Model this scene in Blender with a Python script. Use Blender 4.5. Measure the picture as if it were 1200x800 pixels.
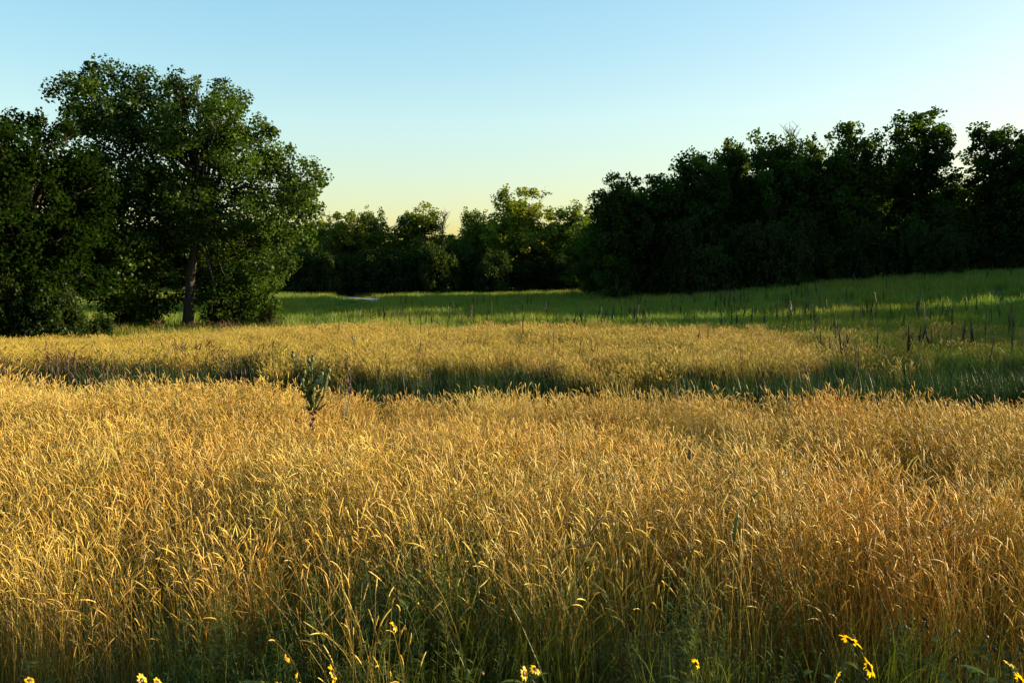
import bpy, math, random
import numpy as np
from mathutils import Vector

# ------------------------------------------------------------------ scene, camera, sky, sun
for o in list(bpy.data.objects):
    bpy.data.objects.remove(o)
scene = bpy.context.scene
COL = scene.collection
R = math.radians

EYE = 2.2
PITCH = 4.29
FPX = 1000.0                       # focal length in pixels of the 1200 px wide photograph
cam_d = bpy.data.cameras.new('camera')
cam_d.sensor_width = 36.0
cam_d.lens = 36.0 * FPX / 1200.0
cam_d.clip_start = 0.05
cam_d.clip_end = 9000
cam = bpy.data.objects.new('camera', cam_d)
COL.objects.link(cam)
cam.location = (0, 0, EYE)
cam.rotation_euler = (R(90 - PITCH), 0, 0)
scene.camera = cam

SUN_AZ = 80.0                      # degrees to the right of the view direction
SUN_EL = 12.5
world = bpy.data.worlds.new('World')
scene.world = world
world.use_nodes = True
wn = world.node_tree.nodes
wl = world.node_tree.links
wn.clear()
w_out = wn.new('ShaderNodeOutputWorld')
w_bg = wn.new('ShaderNodeBackground')
sky = wn.new('ShaderNodeTexSky')
sky.sky_type = 'NISHITA'
sky.sun_disc = False
sky.sun_elevation = R(SUN_EL)
sky.sun_rotation = R(SUN_AZ)
sky.altitude = 0
sky.air_density = 1.3
sky.dust_density = 2.0
sky.ozone_density = 2.2
w_bg.inputs['Strength'].default_value = 0.15
w_hs = wn.new('ShaderNodeHueSaturation')
w_hs.inputs['Saturation'].default_value = 2.6
w_hs.inputs['Hue'].default_value = 0.5
w_mx = wn.new('ShaderNodeMix')
w_mx.data_type = 'RGBA'
w_mx.blend_type = 'MULTIPLY'
w_mx.inputs[0].default_value = 1.0
w_mx.inputs[7].default_value = (1.62, 1.57, 1.52, 1)
wl.new(sky.outputs[0], w_mx.inputs[6])
w_gm = wn.new('ShaderNodeGamma')
w_gm.inputs['Gamma'].default_value = 0.42
wl.new(w_mx.outputs[2], w_gm.inputs['Color'])
wl.new(w_gm.outputs[0], w_hs.inputs['Color'])
wl.new(w_hs.outputs[0], w_bg.inputs['Color'])
wl.new(w_bg.outputs[0], w_out.inputs['Surface'])

sun_d = bpy.data.lights.new('sun', 'SUN')
sun_d.energy = 5.0
sun_d.angle = R(0.55)
sun_d.color = (1.0, 0.81, 0.50)
sun = bpy.data.objects.new('sun', sun_d)
COL.objects.link(sun)
sdir = Vector((math.sin(R(SUN_AZ)) * math.cos(R(SUN_EL)),
               math.cos(R(SUN_AZ)) * math.cos(R(SUN_EL)), math.sin(R(SUN_EL))))
sun.rotation_euler = sdir.to_track_quat('Z', 'Y').to_euler()
sun.location = (60, 30, 40)

scene.render.engine = 'CYCLES'
vs = scene.view_settings
vs.view_transform = 'Standard'
vs.look = 'None'
vs.exposure = 1.75
vs.gamma = 1.0
vs.use_curve_mapping = False
cy = scene.cycles
cy.max_bounces = 4
cy.diffuse_bounces = 2
cy.transmission_bounces = 3
cy.glossy_bounces = 2
cy.transparent_max_bounces = 4

# ------------------------------------------------------------------ helpers
def at(px, py, Y):
    """photograph pixel seen at world depth Y -> world point"""
    th = R(PITCH)
    u = (px - 600) / FPX
    v = (400 - py) / FPX
    dy = math.cos(th) + v * math.sin(th)
    dz = -math.sin(th) + v * math.cos(th)
    k = Y / dy
    return Vector((u * k, Y, EYE + dz * k))

def tag(o, label=None, cat=None, group=None, kind=None):
    if label: o['label'] = label
    if cat: o['category'] = cat
    if group: o['group'] = group
    if kind: o['kind'] = kind
    return o

def empty(name, loc, rz=0.0):
    o = bpy.data.objects.new(name, None)
    o.empty_display_size = 0.2
    COL.objects.link(o)
    o.location = loc
    o.rotation_euler = (0, 0, rz)
    return o

class MB:
    """collects tubes, blades and quads; build() links them as one mesh"""
    def __init__(s):
        s.v = []; s.f = []; s.t = []
    def tube(s, pts, rad, sides=3, t0=0.0, t1=0.0, cap=True):
        pts = [Vector(p) for p in pts]
        n = len(pts); b = len(s.v)
        ref = Vector((0.31, 0.87, 0.12)).normalized()
        for i, p in enumerate(pts):
            d = (pts[min(i + 1, n - 1)] - pts[max(i - 1, 0)])
            if d.length < 1e-9: d = Vector((0, 0, 1))
            d.normalize()
            a = d.cross(ref)
            if a.length < 1e-3: a = d.cross(Vector((1, 0, 0)))
            a.normalize(); c = d.cross(a)
            r = rad[i] if hasattr(rad, '__len__') else rad
            tt = t0 + (t1 - t0) * i / max(1, n - 1)
            for k in range(sides):
                an = 2 * math.pi * k / sides
                s.v.append(p + (a * math.cos(an) + c * math.sin(an)) * r); s.t.append(tt)
        for i in range(n - 1):
            for k in range(sides):
                k2 = (k + 1) % sides
                s.f.append((b + i * sides + k, b + i * sides + k2, b + (i + 1) * sides + k2, b + (i + 1) * sides + k))
        if cap and sides > 2:
            s.f.append(tuple(b + (n - 1) * sides + k for k in range(sides)))
            s.f.append(tuple(b + k for k in reversed(range(sides))))
    def blade(s, pts, wid, side, t0=0.0, t1=0.0, fold=0.0):
        """flat leaf blade along pts; side = width direction"""
        pts = [Vector(p) for p in pts]
        n = len(pts); b = len(s.v); side = Vector(side).normalized()
        for i, p in enumerate(pts):
            w = wid[i] if hasattr(wid, '__len__') else wid * (1 - (i / (n - 1)) ** 2)
            tt = t0 + (t1 - t0) * i / max(1, n - 1)
            s.v.append(p - side * w); s.v.append(p + side * w); s.t += [tt, tt]
        for i in range(n - 1):
            s.f.append((b + 2 * i, b + 2 * i + 1, b + 2 * i + 3, b + 2 * i + 2))
    def ball(s, c, r, seg=8, rings=5, t=0.0, jit=0.0, rng=None):
        c = Vector(c); b = len(s.v)
        r = Vector(r) if hasattr(r, '__len__') else Vector((r, r, r))
        s.v.append(c + Vector((0, 0, -r.z))); s.t.append(t)
        for i in range(1, rings):
            ph = -math.pi / 2 + math.pi * i / rings
            for k in range(seg):
                a = 2 * math.pi * k / seg
                j = 1 + (rng.uniform(-jit, jit) if rng else 0)
                s.v.append(c + Vector((r.x * math.cos(ph) * math.cos(a) * j, r.y * math.cos(ph) * math.sin(a) * j, r.z * math.sin(ph) * j))); s.t.append(t)
        s.v.append(c + Vector((0, 0, r.z))); s.t.append(t)
        top = len(s.v) - 1
        for k in range(seg):
            s.f.append((b, b + 1 + (k + 1) % seg, b + 1 + k))
            s.f.append((top, top - seg + k, top - seg + (k + 1) % seg))
        for i in range(rings - 2):
            for k in range(seg):
                k2 = (k + 1) % seg
                s.f.append((b + 1 + i * seg + k, b + 1 + i * seg + k2, b + 1 + (i + 1) * seg + k2, b + 1 + (i + 1) * seg + k))
    def mesh(s, name, mat, smooth=True):
        me = bpy.data.meshes.new(name)
        me.from_pydata([tuple(v) for v in s.v], [], s.f)
        a = me.attributes.new('tone', 'FLOAT', 'POINT')
        a.data.foreach_set('value', np.array(s.t, dtype=np.float32))
        if smooth:
            me.polygons.foreach_set('use_smooth', np.ones(len(me.polygons), dtype=bool))
        me.materials.append(mat)
        me.update()
        return me
    def build(s, name, mat, parent=None, smooth=True):
        o = bpy.data.objects.new(name, s.mesh(name, mat, smooth))
        COL.objects.link(o)
        if parent: o.parent = parent
        return o

def ss(x, a, b):
    t = np.clip((np.asarray(x, dtype=float) - a) / (b - a), 0, 1)
    return t * t * (3 - 2 * t)

# ------------------------------------------------------------------ terrain
_pt = np.array([-400, -11, 0, 0.8, 1.8, 3.2, 4.8, 6.2, 7.4, 24, 40, 70, 110, 200, 6000], float)
_pz = np.array([0.0, 0.0, 0.0, -0.1, -0.5, -1.0, -1.0, -0.45, -0.30, -0.28, -0.05, 0.15, 0.4, 0.5, 0.5], float)
_tt = np.arange(-20, 220, 0.1)
_tz = np.interp(_tt, _pt, _pz)
_k = np.exp(-0.5 * (np.arange(-12, 13) / 5.0) ** 2); _k /= _k.sum()
_tz = np.convolve(np.pad(_tz, 12, mode='edge'), _k, mode='valid')

def crest(x):
    return np.clip(10.3 - 0.14 * np.asarray(x, float), 9.0, 12.0) + 0.25 * np.sin(np.asarray(x, float) * 0.9)

def H(x, y):
    x = np.asarray(x, float); y = np.asarray(y, float)
    z = np.interp(y - crest(x), _tt, _tz)
    z = z + 2.25 * ss(x, 1, 40) * ss(y, 20, 64)
    z = z + 0.05 * np.sin(x * 0.7 + 1.3) * np.sin(y * 0.5) + 0.12 * np.sin(x * 0.11 + y * 0.07) * ss(y, 14, 40)
    z = z - 0.55 * ss(-x, 4, 15) * ss(y, 17, 30) * (1 - ss(y, 55, 90))
    return z

def Hs(x, y):
    return float(H(x, y))

# ------------------------------------------------------------------ materials
def nodes(name):
    m = bpy.data.materials.new(name); m.use_nodes = True
    nt = m.node_tree; nt.nodes.clear()
    out = nt.nodes.new('ShaderNodeOutputMaterial')
    return m, nt, out

def ramp(nt, stops):
    r = nt.nodes.new('ShaderNodeValToRGB')
    el = r.color_ramp.elements
    while len(el) > 1: el.remove(el[-1])
    el[0].position = stops[0][0]; el[0].color = (*stops[0][1], 1)
    for p, c in stops[1:]:
        e = el.new(p); e.color = (*c, 1)
    return r

def foliage_mat(name, stops, trans=0.4, tint=(1.0, 1.1, 0.6), noise_scale=0.5, patch=None, patch_amt=0.5, gloss=0.03, var=0.25, rough=0.45):
    """two-sided plant tissue: diffuse + translucent + a thin gloss; colour by the 'tone' attribute,
    varied per plant and, in patches, over the field"""
    m, nt, out = nodes(name)
    N, L = nt.nodes, nt.links
    at_ = N.new('ShaderNodeAttribute'); at_.attribute_name = 'tone'
    rp = ramp(nt, stops)
    L.new(at_.outputs['Fac'], rp.inputs[0])
    col = rp.outputs[0]
    geo = N.new('ShaderNodeNewGeometry')
    if patch:
        nz = N.new('ShaderNodeTexNoise'); nz.inputs['Scale'].default_value = noise_scale; nz.inputs['Detail'].default_value = 3
        L.new(geo.outputs['Position'], nz.inputs['Vector'])
        mr = N.new('ShaderNodeMapRange'); mr.inputs[1].default_value = 0.42; mr.inputs[2].default_value = 0.62; mr.inputs[4].default_value = patch_amt
        L.new(nz.outputs[0], mr.inputs[0])
        mx = N.new('ShaderNodeMix'); mx.data_type = 'RGBA'; mx.blend_type = 'MULTIPLY'
        L.new(mr.outputs[0], mx.inputs[0]); L.new(col, mx.inputs[6]); mx.inputs[7].default_value = (*patch, 1)
        col = mx.outputs[2]
    oi = N.new('ShaderNodeObjectInfo')
    hsv = N.new('ShaderNodeHueSaturation')
    m1 = N.new('ShaderNodeMapRange'); m1.inputs[3].default_value = 1 - var; m1.inputs[4].default_value = 1 + var
    L.new(oi.outputs['Random'], m1.inputs[0]); L.new(m1.outputs[0], hsv.inputs['Value'])
    m2 = N.new('ShaderNodeMapRange'); m2.inputs[3].default_value = 0.485; m2.inputs[4].default_value = 0.515
    mm = N.new('ShaderNodeMath'); mm.operation = 'MULTIPLY'; mm.inputs[1].default_value = 7.31
    fr = N.new('ShaderNodeMath'); fr.operation = 'FRACT'
    L.new(oi.outputs['Random'], mm.inputs[0]); L.new(mm.outputs[0], fr.inputs[0]); L.new(fr.outputs[0], m2.inputs[0]); L.new(m2.outputs[0], hsv.inputs['Hue'])
    L.new(col, hsv.inputs['Color'])
    col = hsv.outputs[0]
    di = N.new('ShaderNodeBsdfDiffuse'); L.new(col, di.inputs['Color'])
    tm = N.new('ShaderNodeMix'); tm.data_type = 'RGBA'; tm.blend_type = 'MULTIPLY'; tm.inputs[0].default_value = 1
    L.new(col, tm.inputs[6]); tm.inputs[7].default_value = (*tint, 1)
    tr = N.new('ShaderNodeBsdfTranslucent'); L.new(tm.outputs[2], tr.inputs['Color'])
    ms = N.new('ShaderNodeMixShader'); ms.inputs[0].default_value = trans
    L.new(di.outputs[0], ms.inputs[1]); L.new(tr.outputs[0], ms.inputs[2])
    gl = N.new('ShaderNodeBsdfGlossy'); gl.inputs['Roughness'].default_value = rough
    mg = N.new('ShaderNodeMixShader'); mg.inputs[0].default_value = gloss
    L.new(ms.outputs[0], mg.inputs[1]); L.new(gl.outputs[0], mg.inputs[2])
    L.new(mg.outputs[0], out.inputs['Surface'])
    return m

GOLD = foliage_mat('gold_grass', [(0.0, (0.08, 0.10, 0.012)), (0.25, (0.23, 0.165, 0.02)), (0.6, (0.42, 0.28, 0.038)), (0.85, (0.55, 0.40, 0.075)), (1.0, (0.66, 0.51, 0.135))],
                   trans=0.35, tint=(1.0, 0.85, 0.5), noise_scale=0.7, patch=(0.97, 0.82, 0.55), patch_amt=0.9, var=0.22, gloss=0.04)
GREEN = foliage_mat('green_weed', [(0.0, (0.045, 0.065, 0.008)), (0.6, (0.09, 0.11, 0.012)), (1.0, (0.19, 0.18, 0.025))], trans=0.4, tint=(1.1, 1.1, 0.5), var=0.25)
FARGOLD = foliage_mat('far_gold_grass', [(0.0, (0.03, 0.05, 0.006)), (0.3, (0.10, 0.10, 0.012)), (0.7, (0.33, 0.235, 0.03)), (1.0, (0.58, 0.43, 0.08))],
                      trans=0.35, tint=(1.0, 0.9, 0.45), noise_scale=0.12, patch=(0.78, 0.80, 0.5), patch_amt=0.6, var=0.18)
HILL = foliage_mat('meadow_grass', [(0.0, (0.035, 0.09, 0.006)), (0.6, (0.11, 0.18, 0.011)), (1.0, (0.23, 0.25, 0.020))],
                   trans=0.4, tint=(1.0, 1.1, 0.4), noise_scale=0.09, patch=(1.6, 1.05, 0.8), patch_amt=0.9, var=0.2)
SHADE_SEDGE = foliage_mat('sedge', [(0.0, (0.008, 0.022, 0.004)), (0.6, (0.018, 0.042, 0.007)), (1.0, (0.05, 0.07, 0.012))], trans=0.35, tint=(1.0, 1.1, 0.4), var=0.25)  # green darkened so the colour itself holds the shade of the dip
RUST = foliage_mat('rust_stalk', [(0.0, (0.03, 0.03, 0.008)), (0.5, (0.042, 0.024, 0.006)), (1.0, (0.06, 0.024, 0.006))], trans=0.2, tint=(1, .7, .5), var=0.3)
DOCK = foliage_mat('dark_stalk', [(0.0, (0.022, 0.018, 0.008)), (1.0, (0.014, 0.009, 0.006))], trans=0.1, tint=(1, .7, .5), var=0.3)
LEAF = foliage_mat('cottonwood_leaf', [(0.0, (0.005, 0.014, 0.0015)), (1.0, (0.055, 0.095, 0.009))], trans=0.42, tint=(1.45, 1.5, 0.4), gloss=0.012, var=0.12)
LEAFD = foliage_mat('dark_tree_leaf', [(0.0, (0.008, 0.018, 0.004)), (1.0, (0.036, 0.066, 0.008))], trans=0.48, tint=(2.5, 2.5, 0.5), gloss=0.006, var=0.2)
LEAFX = foliage_mat('shaded_elm_leaf', [(0.0, (0.004, 0.012, 0.002)), (1.0, (0.015, 0.034, 0.005))], trans=0.32, tint=(1.3, 1.5, 0.5), gloss=0.0, var=0.1)  # leaves coloured darker in place of the cottonwood's shade on this tree
LEAFC = foliage_mat('far_tree_leaf', [(0.0, (0.03, 0.055, 0.006)), (1.0, (0.15, 0.21, 0.018))], trans=0.45, tint=(1.6, 1.4, 0.5), gloss=0.01, var=0.2)
SHRUBM = foliage_mat('shrub_leaf', [(0.0, (0.008, 0.018, 0.003)), (1.0, (0.028, 0.048, 0.007))], trans=0.42, tint=(1.7, 1.6, 0.5), gloss=0.008, var=0.3)
PETAL = foliage_mat('petal', [(0.0, (0.76, 0.46, 0.005)), (1.0, (0.82, 0.60, 0.012))], trans=0.45, tint=(1, .95, .4), var=0.1)
DISC = foliage_mat('flower_disc', [(0.0, (0.035, 0.018, 0.01)), (1.0, (0.07, 0.04, 0.015))], trans=0.0, var=0.1)
PURPLE = foliage_mat('thistle_flower', [(0.0, (0.07, 0.015, 0.05)), (1.0, (0.11, 0.02, 0.075))], trans=0.3, tint=(1, .6, 1), var=0.1)
THISTLE = foliage_mat('thistle_green', [(0.0, (0.025, 0.04, 0.012)), (0.6, (0.05, 0.07, 0.024)), (1.0, (0.13, 0.15, 0.06))], trans=0.25, tint=(1, 1.1, .6), var=0.1)

def bark_mat():
    m, nt, out = nodes('bark')
    N, L = nt.nodes, nt.links
    tc = N.new('ShaderNodeTexCoord')
    mp = N.new('ShaderNodeMapping'); mp.inputs['Scale'].default_value = (9, 9, 1.6)
    nz = N.new('ShaderNodeTexNoise'); nz.inputs['Scale'].default_value = 1.5; nz.inputs['Detail'].default_value = 6
    L.new(tc.outputs['Object'], mp.inputs[0]); L.new(mp.outputs[0], nz.inputs['Vector'])
    rp = ramp(nt, [(0.3, (0.014, 0.010, 0.007)), (0.7, (0.055, 0.040, 0.027))])
    L.new(nz.outputs[0], rp.inputs[0])
    bp = N.new('ShaderNodeBump'); bp.inputs['Strength'].default_value = 0.8; bp.inputs['Distance'].default_value = 0.05
    L.new(nz.outputs[0], bp.inputs['Height'])
    p = N.new('ShaderNodeBsdfPrincipled'); p.inputs['Roughness'].default_value = 0.9
    L.new(rp.outputs[0], p.inputs['Base Color']); L.new(bp.outputs[0], p.inputs['Normal'])
    L.new(p.outputs[0], out.inputs['Surface'])
    return m
BARK = bark_mat()

def ground_mat():
    m, nt, out = nodes('ground')
    N, L = nt.nodes, nt.links
    geo = N.new('ShaderNodeNewGeometry')
    n1 = N.new('ShaderNodeTexNoise'); n1.inputs['Scale'].default_value = 0.25; n1.inputs['Detail'].default_value = 8
    n2 = N.new('ShaderNodeTexNoise'); n2.inputs['Scale'].default_value = 14; n2.inputs['Detail'].default_value = 5
    L.new(geo.outputs['Position'], n1.inputs['Vector']); L.new(geo.outputs['Position'], n2.inputs['Vector'])
    r1 = ramp(nt, [(0.35, (0.035, 0.055, 0.014)), (0.65, (0.085, 0.075, 0.028))])
    L.new(n1.outputs[0], r1.inputs[0])
    mx = N.new('ShaderNodeMix'); mx.data_type = 'RGBA'; mx.blend_type = 'MULTIPLY'; mx.inputs[0].default_value = 0.7
    r2 = ramp(nt, [(0.3, (0.45, 0.42, 0.4)), (0.7, (1.3, 1.25, 1.1))])
    L.new(n2.outputs[0], r2.inputs[0]); L.new(r1.outputs[0], mx.inputs[6]); L.new(r2.outputs[0], mx.inputs[7])
    bp = N.new('ShaderNodeBump'); bp.inputs['Strength'].default_value = 1; bp.inputs['Distance'].default_value = 0.06
    L.new(n2.outputs[0], bp.inputs['Height'])
    p = N.new('ShaderNodeBsdfPrincipled'); p.inputs['Roughness'].default_value = 1.0
    p.inputs['Specular IOR Level'].default_value = 0.1
    L.new(mx.outputs[2], p.inputs['Base Color']); L.new(bp.outputs[0], p.inputs['Normal'])
    L.new(p.outputs[0], out.inputs['Surface'])
    return m

def path_mat():
    m, nt, out = nodes('path')
    N, L = nt.nodes, nt.links
    geo = N.new('ShaderNodeNewGeometry')
    nz = N.new('ShaderNodeTexNoise'); nz.inputs['Scale'].default_value = 2.5; nz.inputs['Detail'].default_value = 6
    L.new(geo.outputs['Position'], nz.inputs['Vector'])
    rp = ramp(nt, [(0.3, (0.10, 0.098, 0.094)), (0.7, (0.20, 0.195, 0.185))])
    L.new(nz.outputs[0], rp.inputs[0])
    p = N.new('ShaderNodeBsdfPrincipled'); p.inputs['Roughness'].default_value = 0.9
    L.new(rp.outputs[0], p.inputs['Base Color']); L.new(p.outputs[0], out.inputs['Surface'])
    return m

# ------------------------------------------------------------------ ground sheet
def axis(dense0, dense1, step, lim0, lim1):
    a = list(np.arange(dense0, dense1 + 1e-6, step))
    g = step; x = dense1
    while x < lim1:
        g *= 1.28; x += g; a.append(min(x, lim1))
    g = step; x = dense0; pre = []
    while x > lim0:
        g *= 1.28; x -= g; pre.append(max(x, lim0))
    return np.array(pre[::-1] + a)
gx = axis(-30, 45, 0.9, -4000, 4000)
gy = axis(0, 95, 0.55, -300, 6000)
GX, GY = np.meshgrid(gx, gy)
GZ = H(GX, GY)
nx, ny = len(gx), len(gy)
me = bpy.data.meshes.new('ground')
verts = np.stack([GX.ravel(), GY.ravel(), GZ.ravel()], 1)
ii = (np.arange(ny - 1)[:, None] * nx + np.arange(nx - 1)[None, :]).ravel()
faces = np.stack([ii, ii + 1, ii + 1 + nx, ii + nx], 1)
me.from_pydata(verts.tolist(), [], faces.tolist())
me.polygons.foreach_set('use_smooth', np.ones(len(me.polygons), dtype=bool))
me.materials.append(ground_mat())
ground = bpy.data.objects.new('ground', me)
COL.objects.link(ground)
ground['kind'] = 'structure'

# short stretch of pale path across the far meadow
POND = (-16.0, 87.0)
mb = MB()
for k in range(13):
    u = k / 12; cx = -12.2 - 7.4 * u + 0.5 * math.sin(u * 5); cyy = 79.5 + 15 * u
    for sg in (-1, 1):
        mb.v.append(Vector((cx + sg * 0.8, cyy, Hs(cx + sg * 0.8, cyy) + 0.05))); mb.t.append(0)
for k in range(12):
    mb.f.append((2 * k, 2 * k + 1, 2 * k + 3, 2 * k + 2))
path = mb.build('path', path_mat())
path['kind'] = 'structure'

# ------------------------------------------------------------------ grass clumps and scattering
def curve_stem(base, h, az, bend, n=5, p=2.4):
    d = Vector((math.cos(az), math.sin(az), 0))
    return [Vector(base) + d * (bend * h * (i / n) ** p) + Vector((0, 0, h * (i / n) * (1 - 0.22 * bend * (i / n) ** 2))) for i in range(n + 1)]

def seed_head(mb, tip, d0, length, rad, droop, az, rng, t=0.95, n=6, sides=4, dark=False):
    pts = [Vector(tip)]; d = Vector(d0).normalized()
    hz = Vector((math.cos(az), math.sin(az), -0.15))
    for i in range(n):
        d = (d + hz * droop).normalized()
        pts.append(pts[-1] + d * (length / n))
    rs = []
    for i in range(n + 1):
        u = i / n
        pr = (0.35 + 2.6 * u * (1 - u) + 0.25 * (1 - u))
        rs.append(rad * min(1, pr) * (1.0 if i % 2 else 0.78) * (0.35 if i == n else 1))
    mb.tube(pts, rs, sides, t, min(1, t + 0.06), cap=False)

def gold_clump(seed, nst, rad, hmin, hmax, stemw, headr, headl, nleaf, leafw, leaf_t=(0.15, 0.6), headp=0.85, wind=math.pi, sp=0.9, segs=5, sides=3, base_t=(.05, .4)):
    rng = random.Random(seed); mb = MB()
    for _ in range(nst):
        a = rng.uniform(0, 6.283); r = rad * math.sqrt(rng.random())
        base = (r * math.cos(a), r * math.sin(a), -0.03)
        az = rng.gauss(wind, sp); h = rng.uniform(hmin, hmax)
        bend = abs(rng.gauss(0.16, 0.12)) + 0.03
        pts = curve_stem(base, h, az, bend, segs)
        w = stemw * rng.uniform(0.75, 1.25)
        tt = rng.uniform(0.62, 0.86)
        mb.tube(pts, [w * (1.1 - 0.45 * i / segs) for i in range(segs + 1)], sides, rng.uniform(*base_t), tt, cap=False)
        if rng.random() < headp:
            d = pts[-1] - pts[-2]
            L_ = headl * rng.uniform(0.7, 1.25)
            if rng.random() < 0.08:      # snapped stem: the head hangs
                d = Vector((math.cos(az), math.sin(az), -0.6))
            seed_head(mb, pts[-1], d, L_, headr * rng.uniform(0.75, 1.2), abs(rng.gauss(0.10, 0.12)), az + rng.gauss(0, 0.3), rng,
                      t=rng.choice([0.72, 0.8, 0.86, 0.92, 0.94, 0.94, 0.6]))
    for _ in range(nleaf):
        a = rng.uniform(0, 6.283); r = rad * math.sqrt(rng.random())
        z0 = rng.uniform(0, hmin * 0.6)
        base = Vector((r * math.cos(a), r * math.sin(a), z0))
        az = rng.uniform(0, 6.283); l = rng.uniform(0.2, 0.4) * hmax / 0.95
        n = 4; pts = []
        for i in range(n + 1):
            u = i / n
            pts.append(base + Vector((math.cos(az), math.sin(az), 0)) * (l * 0.75 * u ** 1.5) + Vector((0, 0, l * (0.9 * u - 0.55 * u ** 3))))
        side = Vector((-math.sin(az), math.cos(az), rng.uniform(-.4, .4)))
        t0 = rng.uniform(*leaf_t)
        mb.blade(pts, leafw * rng.uniform(0.7, 1.3), side, t0, min(1, t0 + 0.12))
    return mb

def leafy_clump(seed, n, rad, hmin, hmax, w, t0=(0, .3), t1=(.4, 1.0), spread=0.5, segs=4):
    rng = random.Random(seed); mb = MB()
    for _ in range(n):
        a = rng.uniform(0, 6.283); r = rad * math.sqrt(rng.random())
        base = Vector((r * math.cos(a), r * math.sin(a), -0.03)); az = rng.gauss(math.pi, 1.6); h = rng.uniform(hmin, hmax)
        bend = abs(rng.gauss(0.2, spread * 0.5))
        pts = curve_stem(base, h, az, bend, segs, 2.0)
        side = Vector((-math.sin(az), math.cos(az), rng.uniform(-.3, .3)))
        if rng.random() < 0.5: side = Vector((math.cos(az + rng.uniform(-1, 1)), math.sin(az), 0.1))
        mb.blade(pts, w * rng.uniform(0.6, 1.3), side, rng.uniform(*t0), rng.uniform(*t1))
    return mb

def weed_clump(seed, n, rad, h, leafl):
    """small leafy stems: many little leaves up a stem"""
    rng = random.Random(seed); mb = MB()
    for _ in range(n):
        a = rng.uniform(0, 6.283); r = rad * math.sqrt(rng.random())
        hh = h * rng.uniform(0.7, 1.1); az = rng.uniform(0, 6.283)
        pts = curve_stem((r * math.cos(a), r * math.sin(a), -0.03), hh, az, abs(rng.gauss(.1, .08)), 5)
        mb.tube(pts, [0.003 * (1.2 - 0.15 * i) for i in range(6)], 3, 0.2, 0.6, cap=False)
        for k in range(26):
            u = rng.uniform(0.15, 1.0); i = min(4, int(u * 5)); f = u * 5 - i
            p = pts[i].lerp(pts[i + 1], f); az2 = rng.uniform(0, 6.283); l = leafl * rng.uniform(.6, 1.2) * (1.25 - .6 * u)
            d = Vector((math.cos(az2), math.sin(az2), rng.uniform(0.2, 0.9)))
            side = Vector((-math.sin(az2), math.cos(az2), 0))
            mb.blade([p, p + d * l * 0.5, p + d * l - Vector((0, 0, l * .15))], [0.0015, 0.005, 0.0005], side, rng.uniform(0, .5), rng.uniform(.4, 1))
    return mb

_sc = {}
def scatter(name, meshes, pts, rz, sc, idx, tilt=None):
    """one object whose geometry nodes plant the clump meshes on the given points"""
    key = name + '_kinds'
    coll = bpy.data.collections.new(key)
    for i, me in enumerate(meshes):
        o = bpy.data.objects.new('%s_kind_%03d' % (name, i), me)
        coll.objects.link(o)
    n = len(pts)
    me = bpy.data.meshes.new(name)
    me.vertices.add(n)
    me.vertices.foreach_set('co', np.asarray(pts, np.float32).ravel())
    a = me.attributes.new('rot', 'FLOAT_VECTOR', 'POINT')
    rot = np.zeros((n, 3), np.float32); rot[:, 2] = rz
    if tilt is not None: rot[:, 0:2] = tilt
    a.data.foreach_set('vector', rot.ravel())
    a = me.attributes.new('scl', 'FLOAT_VECTOR', 'POINT')
    s = np.asarray(sc, np.float32)
    if s.ndim == 1: s = np.repeat(s[:, None], 3, 1)
    a.data.foreach_set('vector', s.ravel())
    a = me.attributes.new('idx', 'INT', 'POINT')
    a.data.foreach_set('value', np.asarray(idx, np.int32))
    o = bpy.data.objects.new(name, me); COL.objects.link(o)
    ng = bpy.data.node_groups.new(name + '_planting', 'GeometryNodeTree')
    ng.interface.new_socket('Geometry', in_out='INPUT', socket_type='NodeSocketGeometry')
    ng.interface.new_socket('Geometry', in_out='OUTPUT', socket_type='NodeSocketGeometry')
    gi = ng.nodes.new('NodeGroupInput'); go = ng.nodes.new('NodeGroupOutput')
    ci = ng.nodes.new('GeometryNodeCollectionInfo')
    ci.inputs['Collection'].default_value = coll
    ci.inputs['Separate Children'].default_value = True
    ci.inputs['Reset Children'].default_value = True
    iop = ng.nodes.new('GeometryNodeInstanceOnPoints')
    iop.inputs['Pick Instance'].default_value = True
    def attr(nm, ty):
        na = ng.nodes.new('GeometryNodeInputNamedAttribute'); na.data_type = ty; na.inputs['Name'].default_value = nm
        return na.outputs['Attribute']
    l = ng.links
    l.new(gi.outputs[0], iop.inputs['Points']); l.new(ci.outputs[0], iop.inputs['Instance'])
    l.new(attr('idx', 'INT'), iop.inputs['Instance Index'])
    e2r = ng.nodes.new('FunctionNodeEulerToRotation')
    l.new(attr('rot', 'FLOAT_VECTOR'), e2r.inputs[0]); l.new(e2r.outputs[0], iop.inputs['Rotation'])
    l.new(attr('scl', 'FLOAT_VECTOR'), iop.inputs['Scale'])
    l.new(iop.outputs[0], go.inputs[0])
    md = o.modifiers.new('planting', 'NODES'); md.node_group = ng
    return o

RS = np.random.RandomState(7)
def vnoise(x, y, s, seed=0):
    """smooth value noise 0..1"""
    x = np.asarray(x) * s + seed * 17.3; y = np.asarray(y) * s + seed * 9.1
    xi = np.floor(x).astype(int); yi = np.floor(y).astype(int); fx = x - xi; fy = y - yi
    def h(a, b):
        v = np.sin(a * 127.1 + b * 311.7 + seed * 74.7) * 43758.5453
        return v - np.floor(v)
    ux = fx * fx * (3 - 2 * fx); uy = fy * fy * (3 - 2 * fy)
    return (h(xi, yi) * (1 - ux) + h(xi + 1, yi) * ux) * (1 - uy) + (h(xi, yi + 1) * (1 - ux) + h(xi + 1, yi + 1) * ux) * uy

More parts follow.
